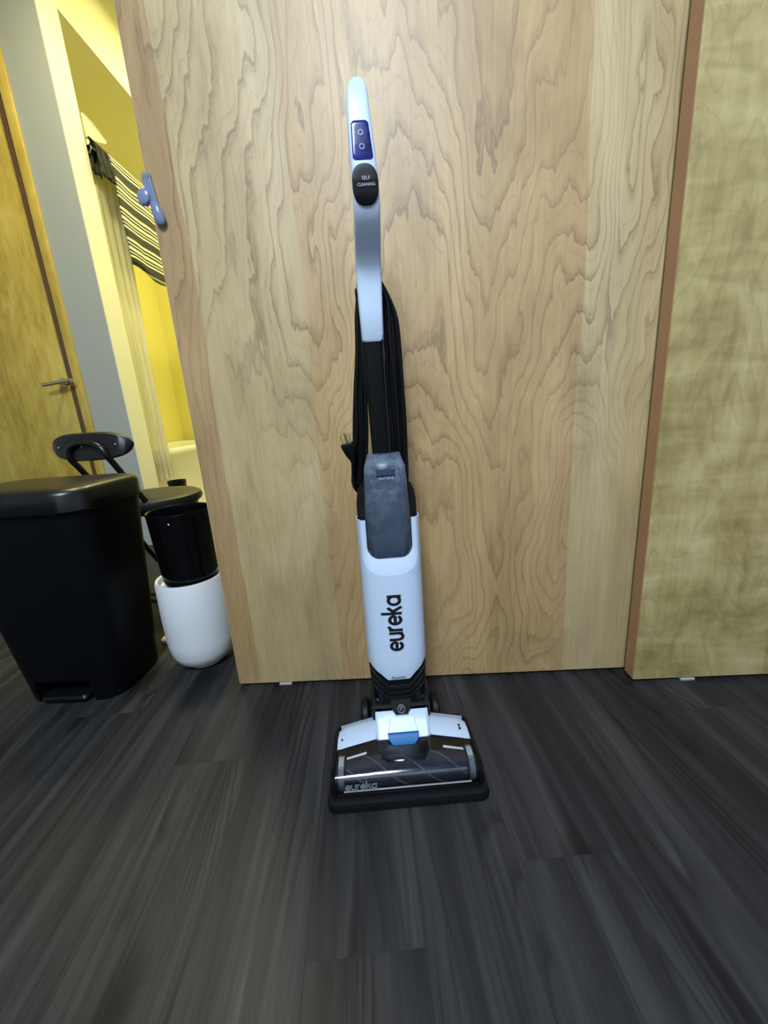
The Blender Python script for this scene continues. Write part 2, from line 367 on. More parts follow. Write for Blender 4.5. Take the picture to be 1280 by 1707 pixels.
def cut(o, cutters):
    """boolean difference, applied; the cutters are removed"""
    for c in cutters:
        md = o.modifiers.new('cut', 'BOOLEAN'); md.object = c; md.operation = 'DIFFERENCE'; md.solver = 'EXACT'
    dg = bpy.context.evaluated_depsgraph_get(); dg.update()
    me = bpy.data.meshes.new_from_object(o.evaluated_get(dg)); old = o.data
    o.modifiers.clear(); o.data = me; me.name = old.name
    for c in cutters: bpy.data.objects.remove(c)
    me.polygons.foreach_set('use_smooth', [True] * len(me.polygons)); me.set_sharp_from_angle(angle=math.radians(35))

# stroke lettering: letters as lists of polylines in a box one x-height tall
def arc(cx, cy, r, a0, a1, n=18, ry=None):
    ry = ry or r
    return [(cx + r * math.cos(math.radians(a0 + (a1 - a0) * k / n)), cy + ry * math.sin(math.radians(a0 + (a1 - a0) * k / n))) for k in range(n + 1)]
def ln(a, b, n=4): return [(a[0] + (b[0] - a[0]) * k / n, a[1] + (b[1] - a[1]) * k / n) for k in range(n + 1)]
GL = {
 'e': (0.80, [arc(.42, .5, .40, 0, 325, 26), ln((.02, .5), (.82, .5), 6)]),
 'u': (0.78, [ln((.08, 1), (.08, .38)) + arc(.40, .38, .32, 180, 360, 14, .36)[1:] + ln((.72, .38), (.72, 1))[1:], ln((.72, .6), (.72, 0))]),
 'r': (0.48, [ln((.08, 0), (.08, 1)), arc(.44, .55, .36, 180, 85, 10, .42)]),
 'k': (0.74, [ln((.08, 0), (.08, 1.5), 6), ln((.12, .48), (.66, 1.0)), ln((.30, .60), (.70, 0.0))]),
 'a': (0.86, [arc(.42, .5, .40, 0, 360, 26), ln((.80, 0), (.80, 1.0))]),
}
def letters(bm, text, size, wdt, fmap, gap=0.16):
    x = 0
    for ch in text:
        adv, st = GL[ch]
        for s in st: strip(bm, [((x + p[0]) * size, p[1] * size) for p in s], wdt, fmap)
        x += adv + gap
    return (x - gap) * size
def print_text(name, body, size, m, parent, T, extrude=0.0002):
    """flat printed word as mesh; T maps the text plane into the parent's space"""
    c = bpy.data.curves.new(name, 'FONT'); c.body = body; c.size = size; c.extrude = extrude; c.align_x = 'CENTER'; c.align_y = 'CENTER'; c.resolution_u = 2
    t = bpy.data.objects.new(name, c); COL.objects.link(t)
    dg = bpy.context.evaluated_depsgraph_get(); dg.update()
    me = bpy.data.meshes.new_from_object(t.evaluated_get(dg)); bpy.data.objects.remove(t)
    me.transform(T); me.materials.clear(); me.materials.append(M_[m])
    o = bpy.data.objects.new(name, me); COL.objects.link(o); o.parent = parent; return o

# ================================================================== THE SETTING
X0, X1, Y0, YF, TH = -2.9, 1.75, -2.6, 2.12, 0.14
fl = struct(obj('floor', box(nb(), X0, X1, Y0, YF + TH, -0.06, -0.008), 'sub'), 'dark charcoal wood look plank floor')
# planks: 152 mm x 1.22 m, laid a few degrees off the wall line
ANG = math.radians(4.9); PW, PL = 0.152, 1.22
def clip(poly, ax, lim, keep_less):
    out = []
    for i in range(len(poly)):
        a, b = poly[i], poly[(i + 1) % len(poly)]
        ina = (a[ax] <= lim) if keep_less else (a[ax] >= lim); inb = (b[ax] <= lim) if keep_less else (b[ax] >= lim)
        if ina: out.append(a)
        if ina != inb:
            t = (lim - a[ax]) / (b[ax] - a[ax]); out.append((a[0] + (b[0] - a[0]) * t, a[1] + (b[1] - a[1]) * t))
    return out
ca, sa = math.cos(ANG), math.sin(ANG)
offs = [0.0, 0.42, 0.83, 0.21, 0.66, 1.05, 0.34]
for i in range(-22, 16):
    for j in range(-4, 4):
        u0 = i * PW + 0.03; v0 = j * PL + offs[i % 7]
        g = 0.00006
        q = [(u0 + g, v0 + g), (u0 + PW - g, v0 + g), (u0 + PW - g, v0 + PL - g), (u0 + g, v0 + PL - g)]
        q = [(u * ca - v * sa, u * sa + v * ca) for u, v in q]
        for ax, lim, kl in ((0, X0, False), (0, X1, True), (1, Y0, False), (1, YF + TH, True)):
            q = clip(q, ax, lim, kl)
            if len(q) < 3: break
        if len(q) < 3: continue
        # plank-local coordinates so that the grain runs along the plank
        q2 = [((x * ca + y * sa) - u0, (-x * sa + y * ca) - v0) for x, y in q]
        if abs(sum(a[0] * b[1] - b[0] * a[1] for a, b in zip(q2, q2[1:] + q2[:1]))) < 2e-3: continue
        bm = nb(); prism(bm, q2, lambda a, b: (a, b, -0.008), lambda a, b: (a, b, 0.0))
        top = [e for e in bm.edges if all(v.co.z > -0.001 for v in e.verts)]
        bmesh.ops.bevel(bm, geom=top, offset=0.00018, segments=1, affect='EDGES')
        o = obj('plank', bm, 'plank', fl, smooth=False)
        o.location = (u0 * ca - v0 * sa, u0 * sa + v0 * ca, 0); o.rotation_euler = (0, 0, ANG)

struct(obj('ceiling', box(nb(), X0, X1, Y0, YF + TH, CEIL, CEIL + 0.1), 'ceil'))
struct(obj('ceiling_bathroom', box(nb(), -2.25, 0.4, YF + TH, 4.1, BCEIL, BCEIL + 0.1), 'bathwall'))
struct(obj('wall_left', box(nb(), X0 - 0.1, X0, Y0, YF + TH, 0, CEIL), 'wall'))
struct(obj('wall_right', box(nb(), X1, X1 + 0.1, Y0, YF + TH, 0, CEIL), 'wall'))
struct(obj('wall_back', box(nb(), X0 - 0.1, X1 + 0.1, Y0 - 0.1, Y0, 0, CEIL), 'wall'))
# far wall: door to the left, grey pier, open bathroom doorway, closed part behind the closet
bm = nb(); JX = -1.42; JR = -0.62
DX0, DX1, DZ = -2.50, -1.655, 2.56
box(bm, X0, DX0, YF, YF + TH, 0, CEIL); box(bm, DX0, DX1, YF, YF + TH, DZ, CEIL)
box(bm, DX1, JX, YF, YF + TH, 0, CEIL); box(bm, JX, JR, YF, YF + TH, 2.60, CEIL); box(bm, JR, X1, YF, YF + TH, 0, CEIL)
box(bm, -2.25, 0.4, YF + TH - .02, YF + TH, CEIL, BCEIL)
struct(obj('wall_far', bm, 'wall', smooth=False))
# bathroom jamb lining (painted cream, in the bathroom's light)
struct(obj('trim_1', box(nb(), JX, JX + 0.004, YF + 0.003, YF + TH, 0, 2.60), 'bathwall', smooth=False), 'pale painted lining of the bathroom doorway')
struct(obj('floor_bathroom', box(nb(), -2.2, 0.3, YF + TH, 4.1, -0.06, 0.0), mat('bathroom_vinyl', (0.45, 0.43, 0.38), 0.5, var=0.1, vscale=12)))
bm = nb(); box(bm, -2.25, -2.15, YF + TH, 4.1, 0, BCEIL); struct(obj('wall_bathroom_left', bm, 'yellowwall', smooth=False))
bm = nb(); box(bm, -2.15, 0.3, 4.0, 4.1, 0, BCEIL); struct(obj('wall_bathroom_far', bm, 'yellowwall', smooth=False))
bm = nb(); box(bm, 0.3, 0.4, YF + TH, 4.1, 0, BCEIL); struct(obj('wall_bathroom_right', bm, 'bathwall', smooth=False))
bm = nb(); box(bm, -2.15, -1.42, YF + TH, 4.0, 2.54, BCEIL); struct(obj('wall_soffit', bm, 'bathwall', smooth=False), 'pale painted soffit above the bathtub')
# closet behind the sliding panels and the header they hang from
struct(obj('wall_closet_side', box(nb(), -0.40, -0.33, 0.93, YF, 0, CEIL), 'wall', smooth=False))
struct(obj('wall_header', box(nb(), -0.46, X1, 0.79, 0.93, 2.06, CEIL), 'wall', smooth=False))

# honey-coloured hinged door with frame and lever
d1 = empty('door_1', (DX1, YF, 0)); struct(d1, 'honey wooden hinged door with a nickel lever')
bm = nb(); box(bm, -0.83, -0.033, 0.004, 0.044, 0.008, 2.54, 0.0015); obj('door_leaf', bm, 'doorwood', d1)
bm = nb(); box(bm, -0.032, -0.001, -0.004, TH - 0.004, 0, 2.555, 0.001); obj('door_jamb', bm, 'stop', d1)
bm = nb(); box(bm, -0.002, 0.042, -0.012, 0, 0, 2.60, 0.002); obj('casing', bm, 'doorwood', d1)
bm = nb(); box(bm, -0.88, 0.042, -0.012, 0, 2.60, 2.65, 0.002); obj('casing', bm, 'doorwood', d1)
bm = nb(); box(bm, -0.88, -0.838, -0.012, 0, 0, 2.60, 0.002); obj('casing', bm, 'doorwood', d1)
hl = nb()
rose = [(0.027 * math.cos(2 * math.pi * k / 24), 0.027 * math.sin(2 * math.pi * k / 24)) for k in range(24)]
prism(hl, rose, lambda a, b: (-0.062 + a, 0.004, 0.92 + b), lambda a, b: (-0.062 + a * .9, -0.008, 0.92 + b * .9))
tube(hl, [(-0.062, 0, 0.92), (-0.062, -0.062, 0.915)], 0.009, 12)
tube(hl, [(-0.125, -0.062, 0.908), (0.03, -0.062, 0.922)], 0.0095, 14)
obj('door_lever', hl, 'steel', d1)

# sliding closet panels
PZ0, PZ1 = 0.008, 2.05
def panel(name, x0, x1, y0, y1, m, edge, label):
    e = empty(name, (x0, y0, 0)); struct(e, label)
    bm = nb(); box(bm, 0.0005, x1 - x0 - .0005, 0, y1 - y0, PZ0, PZ1, 0.0012, 2); obj('door_face', bm, m, e)
    bm = nb(); box(bm, -0.0006, 0.0005, 0.0014, y1 - y0 - 0.0014, PZ0 + .001, PZ1); obj('edge_band', bm, edge, e)
    return e
panel('door_2', -0.4335, 0.70, 0.851, 0.886, 'ply', 'edge_pale', 'wide sliding closet panel of figured birch plywood')
panel('door_3', 0.5285, 1.735, 0.806, 0.841, 'maple', 'edge', 'olive maple sliding closet panel overlapping the birch one')

# ================================================================== LAMPS (out of the picture, where the light comes from)
def ceiling_lamp(name, x, y, z, r, glow, label):
    e = empty(name, (x, y, z))
    bm = nb(); lathe(bm, [(r, 0), (r, -0.05), (r - 0.012, -0.055), (r - 0.02, -0.05), (r - 0.02, -0.02), (0, -0.02)], 40); obj('housing', bm, 'lampmetal', e)
    bm = nb(); lathe(bm, [(r - 0.021, -0.03), (r - 0.021, -0.05), (r * .6, -0.056), (0, -0.058)], 40); obj('diffuser', bm, glow, e)
    tag(e, label, 'ceiling light')
pl_ = empty('ceiling_panel_light', (-0.20, -1.15, CEIL)); tag(pl_, 'long cool white panel light on the ceiling of the room', 'ceiling light')
bm = nb(); loft(bm, [[(x, y, z) for x, y in rrect(0, 0, 0.31, 0.61, .01, 3)] for z in (0, -0.05)]); obj('housing', bm, 'lampmetal', pl_)
bm = nb(); loft(bm, [[(x, y, z) for x, y in rrect(0, 0, hx, hx + .30, .01, 3)] for z, hx in ((-0.0505, .292), (-0.056, .288))]); obj('diffuser', bm, 'glowcool', pl_)
ceiling_lamp('ceiling_lamp', -0.75, 3.0, BCEIL, 0.21, 'glowwarm', 'round warm yellow ceiling light in the bathroom')
ceiling_lamp('ceiling_lamp', -0.85, 1.55, CEIL, 0.15, 'glowwarm', 'small warm ceiling light above the chair in the hall')
ls = empty('led_strip', (1.74, 0.2, 0.7)); tag(ls, 'violet light strip on the wall beside the maple panel', 'light strip')
bm = nb(); box(bm, -0.02, 0.01, -0.62, 0.62, -0.02, 0.02, 0.003); obj('channel', bm, 'lampmetal', ls)
bm = nb(); box(bm, -0.024, -0.02, -0.6, 0.6, -0.01, 0.01); obj('diffuser', bm, 'glowviolet', ls)

# ================================================================== UPRIGHT VACUUM
V = empty('upright_vacuum', (-0.016, 0.60, 0), math.radians(3.5))
tag(V, 'white and black upright wet dry vacuum with clear tank standing in front of closet panel', 'vacuum cleaner')
A_, B_, NE = 0.0578, 0.055, 3.0          # body plan: superellipse
def bodyp(x, y, z): return (x, y + 0.091 + 0.02 * z, z)
def fy(x, a=A_, b=B_): 
    q = max(0.0, 1 - abs(x / a) ** NE); return -b * q ** (1 / NE)
def sup(th, a=A_, b=B_):
    s, c = math.sin(th), math.cos(th)
    return (a * math.copysign(abs(s) ** (2 / NE), s), -b * math.copysign(abs(c) ** (2 / NE), c))
# --- floor head
bm = nb()
outer = [rrect(0, 0.008, 0.141, 0.088, 0.016, 6), rrect(0, 0.008, 0.1415, 0.0885, 0.016, 6), rrect(0, 0.009, 0.1395, 0.0865, 0.015, 6), rrect(0, 0.011, 0.134, 0.080, 0.012, 6)]
inner = [rrect(0, 0.012, 0.132, 0.0755, 0.010, 6), rrect(0, 0.012, 0.131, 0.0745, 0.010, 6)]
loft(bm, [[(x, y, z) for x, y in r] for r, z in zip(outer + inner, (0.002, 0.010, 0.017, 0.0195, 0.018, 0.010))])
obj('base_skirt', bm, 'rubber', V)
bm = nb()   # lower tray that carries roller and cover
box(bm, -0.127, 0.127, -0.060, 0.085, 0.004, 0.016, 0.003); box(bm, -0.125, 0.125, 0.02, 0.082, 0.014, 0.043, 0.008, 3)
obj('base_tray', bm, 'black', V)
bm = nb()   # side cheeks of the roller chamber
cheek = [(-0.060, 0.012), (-0.0655, 0.030), (-0.064, 0.045), (-0.056, 0.0555), (-0.035, 0.0585), (0.004, 0.0505), (0.05, 0.047), (0.072, 0.040), (0.076, 0.012)]
for s in (-1, 1):
    bm2 = nb(); prism(bm2, cheek, lambda a, b: (s * 0.1262, a, b), lambda a, b: (s * 0.1335, a * .96, b * .9)); obj('side_cheek', bm2, 'black', V)
bm.free()
# roller
bm = nb(); n = 28
loft(bm, [[(x, -0.030 + r * math.cos(2 * math.pi * k / n), 0.0315 + r * math.sin(2 * math.pi * k / n)) for k in range(n)] for x, r in ((-0.108, 0.021), (-0.106, 0.0235), (0.106, 0.0235), (0.108, 0.021))])
ro = obj('brush_roller', bm, 'roller', V)
bm = nb()
for s in range(3):
    tube(bm, [(-0.105 + 0.21 * k / 40, -0.030 + 0.0238 * math.cos(2 * math.pi * s / 3 + k * .18), 0.0315 + 0.0238 * math.sin(2 * math.pi * s / 3 + k * .18)) for k in range(41)], 0.0016, 6)
obj('brush_spiral', bm, 'printdim', ro)
for s in (-1, 1):
    bm = nb(); loft(bm, [[(s * x, -0.030 + 0.0275 * math.cos(2 * math.pi * k / n), 0.0335 + 0.0245 * math.sin(2 * math.pi * k / n)) for k in range(n)] for x in (0.111, 0.1205)]); obj('roller_end', bm, 'rollerring', V)
# clear smoky cover: shell of constant thickness, crowned in the middle
def coverz(u, v):   # top height of the head, rises toward the middle
    k = max(0.0, 1 - max(0.0, abs(u) - 0.048) / 0.078)
    return 0.0505 + 0.0185 * k * min(1, max(0, (v + 0.052) / 0.052)) + 0.006 * (1 - min(1, max(0, (v + 0.04) / 0.04)))
us = [-0.125 + 0.25 * k / 40 for k in range(41)]
def cov_profile(u, off):
    p = [(-0.0565, 0.0205), (-0.0625, 0.030), (-0.0642, 0.040), (-0.0615, 0.0490), (-0.0545, 0.0555)]
    p = [(a + off * .8, b - off * .5) for a, b in p]
    for v in (-0.045, -0.034, -0.022, -0.010, 0.003): p.append((v, coverz(u, v) - off))
    return p
bm = nb()
ringsO = [[(u, a, b) for a, b in cov_profile(u, 0)] + [(u, a, b) for a, b in cov_profile(u, 0.0018)[::-1]] for u in us]
loft(bm, ringsO)
cov = obj('roller_cover', bm, 'smoke', V)
bm = nb()   # raised panel in the middle of the cover
pan = [(-0.049, 0.0), (0.049, 0.0), (0.049, -0.022), (0.035, -0.042), (-0.033, -0.042), (-0.049, -0.022)]
prism(bm, pan, lambda a, b: (a, b, coverz(a, b) + 0.0002), lambda a, b: (a * .97, b * .96, coverz(a, b) + 0.0022)); obj('cover_panel', bm, 'smoke', cov)
for s in (-1, 1):    # pale slots
    bm = nb(); strip(bm, [(s * (0.106 - 0.036 * k / 4), -0.024 + 0.004 * k / 4) for k in range(5)], 0.0042, lambda a, b, h: (a, b, coverz(a, b) + h + .0004)); obj('cover_slot', bm, 'printlight', cov)
bm = nb(); tube(bm, [(-0.112 + 0.224 * k / 8, -0.0585, 0.0225) for k in range(9)], 0.0017, 6); obj('cover_lip', bm, 'rollerring', cov)
bm = nb()   # faint brand word on the cover's front
letters(bm, 'eureka', 0.0105, 0.0022, lambda a, b, h: (a - 0.108, -0.0622 - h - (0.0018 if b < .012 else 0), 0.0315 + b * 1.0), 0.14)
obj('cover_lettering', bm, 'printdim', cov)
bm = nb(); box(bm, -0.118, 0.106, -0.0575, -0.0535, 0.0455, 0.0490, 0.001); obj('highlight_bar', bm, 'highlightgrey', V)  # added grey bar standing in for the bright reflection along the cover
# white wings
for s in (-1, 1):
    bm = nb()
    ring = []
    for k in range(9):
        u = 0.0515 + (0.1265 - 0.0515) * k / 8
        e = 0.0035 * max(0, (k - 6) / 2) ** 2
        top = [(0.001 + .004 * (k == 8), 0), (0.012, .0006), (0.03, .0002), (0.05, -.004), (0.062 - .006 * (k == 8), -.008), (0.067 - .008 * (k == 8), -.014)]
        pr = [(s * u, v, coverz(u, 0.0) + dz + 0.0022 - e) for v, dz in top]
        pr += [(s * u, 0.064, coverz(u, 0) - .018), (s * u, 0.004, coverz(u, 0) - .003)]
        ring.append(pr)
    loft(bm, ring)
    w_ = obj('wing_cover', bm, 'white', V)
    bm = nb()
    for k in range(19): 
        u = 0.056 + 0.066 * k / 18; box(bm, s * u - .0009, s * u + .0009, 0.0625, 0.0685, coverz(u, 0) - 0.012, coverz(u, 0) - 0.0075)
    obj('grip_teeth', bm, 'white', w_)
bm = nb(); box(bm, 0.108, 0.1125, 0.020, 0.026, coverz(.11, 0) + .0026, coverz(.11, 0) + .0034); box(bm, 0.108, 0.1125, 0.029, 0.033, coverz(.11, 0) + .0026, coverz(.11, 0) + .0034); obj('wing_print', bm, 'print', V)
bm = nb(); prism(bm, [(-0.119, 0.018), (-0.115, 0.021), (-0.119, 0.024)], lambda a, b: (a, b, coverz(.117, 0) + .002), lambda a, b: (a, b, coverz(.117, 0) + .0030)); obj('wing_arrow', bm, 'print', V)
bm = nb()   # dark chamber wall under the wings' front edge
ringC = []
for u in us:
    zt_ = coverz(u, 0) - .0025; ringC.append([(u, 0.0035, zt_), (u, 0.0035, 0.012), (u, 0.062, 0.012), (u, 0.062, zt_ - .014)])
loft(bm, ringC); obj('chamber_wall', bm, 'black', V)
# white neck
bm = nb(); rg = []
for v, z, hw in ((-0.003, 0.0695, 0.0505), (0.002, 0.0735, 0.051), (0.018, 0.088, 0.051), (0.0315, 0.1010, 0.0505), (0.0335, 0.1015, 0.050)):
    rg.append([(-hw, v + .004, z - .003), (-hw + .005, v, z), (hw - .005, v, z), (hw, v + .004, z - .003), (hw, v + 0.05, z - 0.045), (-hw, v + 0.05, z - 0.045)])
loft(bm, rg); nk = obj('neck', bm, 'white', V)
bm = nb()   # raised white panel over the button
prism(bm, [(-0.0225, 0.0225), (0.0225, 0.0225), (0.0285, 0.0045), (-0.0285, 0.0045)], lambda a, b: (a, b, 0.072 + b * .93), lambda a, b: (a * .95, b - .003, 0.0765 + b * .93)); obj('button_panel', bm, 'white', nk)
bm = nb()
loft(bm, [[(-0.0285, 0.005, 0.078), (0.0285, 0.005, 0.078), (0.0285, 0.014, 0.074), (-0.0285, 0.014, 0.074)],
          [(-0.0292, -0.003, 0.0805), (0.0292, -0.003, 0.0805), (0.0292, 0.004, 0.069), (-0.0292, 0.004, 0.069)],
          [(-0.0275, -0.0095, 0.0755), (0.0275, -0.0095, 0.0755), (0.0275, -0.001, 0.066), (-0.0275, -0.001, 0.066)],
          [(-0.0195, -0.0155, 0.0665), (0.0195, -0.0155, 0.0665), (0.0195, -0.008, 0.060), (-0.0195, -0.008, 0.060)]])
bmesh.ops.bevel(bm, geom=bm.edges[:], offset=0.0008, segments=2, affect='EDGES')
obj('release_button', bm, 'blue', V)
# wheels and yoke
for s in (-1, 1):
    bm = nb()
    pr = [(0.012, 0), (0.031, 0.0), (0.034, 0.003), (0.034, 0.012), (0.031, 0.015), (0.012, 0.015)]
    rr_ = [[(s * (0.066 + h), 0.105 + r * math.cos(2 * math.pi * k / 32), 0.036 + r * math.sin(2 * math.pi * k / 32)) for k in range(32)] for r, h in pr]
    loft(bm, rr_); wh = obj('wheel', bm, 'rubber', V)
    bm = nb(); loft(bm, [[(s * (0.0665 + h), 0.105 + r * math.cos(2 * math.pi * k / 20), 0.036 + r * math.sin(2 * math.pi * k / 20)) for k in range(20)] for r, h in ((0.013, .0), (0.013, 0.016), (0.009, 0.018))]); obj('wheel_hub', bm, 'char', wh)
bm = nb(); box(bm, -0.064, 0.064, 0.065, 0.125, 0.015, 0.075, 0.012, 3); box(bm, -0.060, 0.060, 0.05, 0.12, 0.06, 0.115, 0.01, 3); obj('pivot_yoke', bm, 'black', V)
# ribbed lower collar
bm = nb()
loft(bm, [[bodyp(x * f, y * f, z) for x, y in [sup(2 * math.pi * k / 48) for k in range(48)]] for z, f in ((0.085, .90), (0.112, 0.92), (0.19, 0.93), (0.24, 0.95))])
col_ = obj('lower_collar', bm, 'black', V)
def vz(x): # the stepped V that the shell's hem and the ribs follow
    a = abs(x)
    if a < 0.021: return 0.0
    if a < 0.033: return 0.012 * (a - 0.021) / 0.012
    return 0.012 + 0.020 * min(1, (a - 0.033) / 0.024) ** 1.2
for j in range(3):
    bm = nb(); z0 = 0.1495 - 0.0125 * j; rings = []
    for k in range(49):
        th = math.radians(-80 + 160 * k / 48); f = 0.985 - 0.012 * j
        x, y = sup(th); zz = z0 + vz(x) * (0.95 - .12 * j)
        rings.append([bodyp(x * f, y * f, zz), bodyp(x * f, y * f, zz - 0.006), bodyp(x * .90, y * .90, zz - 0.0085), bodyp(x * .90, y * .90, zz + 0.001)])
    loft(bm, rings); obj('rib', bm, 'char', V)
# black frame at the neck with the round emblem tab
bm = nb()
pth = [(-0.0515, 0.070, 0.128), (-0.0515, 0.046, 0.121), (-0.0495, 0.0375, 0.1155), (-0.044, 0.034, 0.113), (0.044, 0.034, 0.113), (0.0495, 0.0375, 0.1155), (0.0515, 0.046, 0.121), (0.0515, 0.070, 0.128)]
tube(bm, smoothpath(pth, 5), 0.0042, 8); obj('neck_frame', bm, 'char', V)
bm = nb()
tb = [(-0.019, 0.016), (0.019, 0.016), (0.0205, 0.004), (0.012, -0.0085), (-0.012, -0.0085), (-0.0205, 0.004)]
prism(bm, tb, lambda a, b: (a, 0.040 + b * .35, 0.106 + b), lambda a, b: (a * .96, 0.027 + b * .5, 0.109 + b * .95)); et = obj('emblem_tab', bm, 'char', V)
bm = nb(); strip(bm, arc(0, 0, 0.0066, 0, 360, 24), 0.0012, lambda a, b, h: (a, 0.0265 + b * .5 - h, 0.110 + b * .95)); strip(bm, ln((-0.003, -.003), (.003, .003)), 0.0011, lambda a, b, h: (a, 0.0265 + b * .5 - h, 0.110 + b * .95)); strip(bm, arc(0, 0.0008, 0.0028, -20, 200, 10), 0.0010, lambda a, b, h: (a, 0.0265 + b * .5 - h, 0.110 + b * .95))
obj('emblem', bm, 'printdim', et)
# white front shell with U-shaped opening for the tank
N1, N2, ZB1, ZB2, ZT = 0.0405, 0.0500, 0.406, 0.377, 0.478
def notch(z, N, zb, r):
    d = z - zb
    return N if d >= r else N - r + math.sqrt(max(0, r * r - (r - d) ** 2))
def xy_at(th): return sup(th)
def th_of(x):
    s = min(1.0, abs(x) / A_) ** (NE / 2); return math.asin(s)
TE = math.radians(128)
bm = nb()
tb_ = th_of(N2 - 0.034); side_ = [tb_ + (TE - tb_) * k / 28 for k in range(29)]
cols = [-t for t in side_[::-1]] + [-tb_ + 2 * tb_ * k / 12 for k in range(1, 12)] + side_
lower = []
for r in range(13):
    row = []
    for th in cols:
        x, y = sup(th); zb = 0.163 + vz(x)
        z = zb + (ZB2 - zb) * r / 12
        fl_ = 1.0 - 0.05 * max(0, 1 - (z - zb) / 0.012) ** 2
        row.append(bodyp(x * (1 if abs(x) > .05 else 1), y * fl_, z))
    lower.append(row)
loft(bm, lower, False, False, False)
for s in (-1, 1):
    rows = []
    for r in range(15):
        z = ZB2 + (ZT - ZB2) * r / 14
        t0 = th_of(notch(z, N2, ZB2, 0.034)); row = []
        for k in range(29):
            th = s * (t0 + (TE - t0) * k / 28)
            x, y = sup(th)
            zz = z
            if r == 14: zz = ZT - 0.010 * max(0, (k - 4) / 24)
            row.append(bodyp(x, y, zz))
        rows.append(row)
    loft(bm, rows, False, False, False)
bmesh.ops.remove_doubles(bm, verts=bm.verts[:], dist=1e-5)
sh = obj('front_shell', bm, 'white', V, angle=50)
md = sh.modifiers.new('thickness', 'SOLIDIFY'); md.thickness = 0.002; md.offset = -1; md = sh.modifiers.new('crisp', 'EDGE_SPLIT'); md.split_angle = math.radians(40)
bm = nb()   # chamfered U bezel leading in to the tank
def upath(N, zb, r, zt):
    pts = [(-N, zt - (zt - zb - r) * k / 6) for k in range(7)]
    pts += [(-N + r - r * math.cos(math.pi / 2 * k / 8), zb + r - r * math.sin(math.pi / 2 * k / 8)) for k in range(1, 9)]
    h = pts[-1][0]
    pts += [(h - 2 * h * k / 8, zb) for k in range(1, 8)]
    pts += [(-x, z) for x, z in pts[:15][::-1]]
    return pts
uo, ui = upath(N2, ZB2, 0.034, ZT), upath(N1, ZB1, 0.020, ZT)
rows = []
for (xo, zo), (xi, zi) in zip(uo, ui):
    mx_, mz_ = (xo * .35 + xi * .65), (zo * .35 + zi * .65)
    rows.append([bodyp(xo, fy(xo), zo), bodyp(xo * .8 + xi * .2, fy(xo * .8 + xi * .2) + .001, zo * .8 + zi * .2), bodyp(mx_, fy(mx_) + 0.0045, mz_), bodyp(xi, fy(xi) + 0.0075, zi), bodyp(xi, fy(xi) + 0.018, zi + .001)])
loft(bm, rows, False, False, False)
bz = obj('tank_bezel', bm, 'white', V, angle=60)
# brand word running up the shell
bm = nb()
LEN = 0.110; sz = 0.0255
tmp = nb(); L0 = letters(tmp, 'eureka', sz, 0.0046, lambda a, b, h: (a, b, h), 0.17); tmp.free()
sc = LEN / L0
letters(bm, 'eureka', sz, 0.0061, lambda a, b, h: bodyp(0.0130 - b, fy(0.0130 - b) - h, 0.228 + a * sc), 0.17)
obj('shell_lettering', bm, 'print', sh)
T = Matrix.Translation(bodyp(0, -0.0565, 0.1705)) @ Matrix.Rotation(math.radians(90), 4, 'X')
print_text('shell_small_print', 'Powerful', 0.0075, 'print', sh, T)
# dark rear housing with rounded shoulders
bm = nb(); rg = []
for z, f, fz in ((0.20, 0.955, 1), (0.36, 0.955, 1), (0.47, 0.955, 1), (0.50, 0.95, 1), (0.520, 0.90, 1), (0.533, 0.80, .95), (0.540, 0.64, .85)):
    r = []
    for k in range(48):
        x, y = sup(2 * math.pi * k / 48)
        y = y * .96 * fz
        if z > 0.36 and y < -0.004: y = -0.004
        r.append(bodyp(x * f, y, z))
    rg.append(r)
loft(bm, rg); obj('rear_housing', bm, 'char', V)
# tank
bm = nb(); rg = []
def tsec(hw, yf, yb, ch, z, zb=None): 
    return [bodyp(*p) for p in ((-hw, yb, z), (-hw, yf + ch, z), (-hw + ch * .4, yf + ch * .4, z), (-hw + ch, yf, z), (hw - ch, yf, z), (hw - ch * .4, yf + ch * .4, z), (hw, yf + ch, z), (hw, yb, z))]
for z, hw, yf, ch in ((0.4065, .030, -.046, .008), (0.412, .0365, -.0475, .010), (0.424, .0395, -.0485, .012), (0.45, .0403, -.0490, .013), (0.50, .0385, -.0492, .013), (0.555, .0362, -.0485, .013), (0.569, .0352, -.0465, .013), (0.578, .0320, -.0410, .012), (0.5895, .0285, -.028, .009)):
    rg.append(tsec(hw, yf, -0.006, ch, z))
loft(bm, rg)
tk = obj('water_tank', bm, 'tank', V, angle=35)
bm = nb()
loft(bm, [[bodyp(x, y, z) for x, y in rrect(0, -0.024, hx, 0.016, 0.007, 4)] for z, hx in ((0.409, 0.028), (0.452, 0.031))])
loft(bm, [[bodyp(x, y, z) for x, y in rrect(0, -0.020, hx, 0.012, 0.006, 4)] for z, hx in ((0.452, 0.024), (0.50, 0.020), (0.548, 0.017))])
obj('tank_insert', bm, 'filter', tk)
bm = nb(); box(bm, -0.0155, 0.0165, -0.052, -0.0475, 0.5555, 0.5655, 0.0008); 
for v in bm.verts: v.co = bodyp(v.co.x, v.co.y + 0.004 * (v.co.z > .56), v.co.z)
obj('tank_label', bm, 'labeldark', tk)
T = Matrix.Translation(bodyp(0.001, -0.0497, 0.5515)) @ Matrix.Rotation(math.radians(90), 4, 'X')
print_text('tank_print', 'eureka', 0.0095, 'printlight', tk, T)
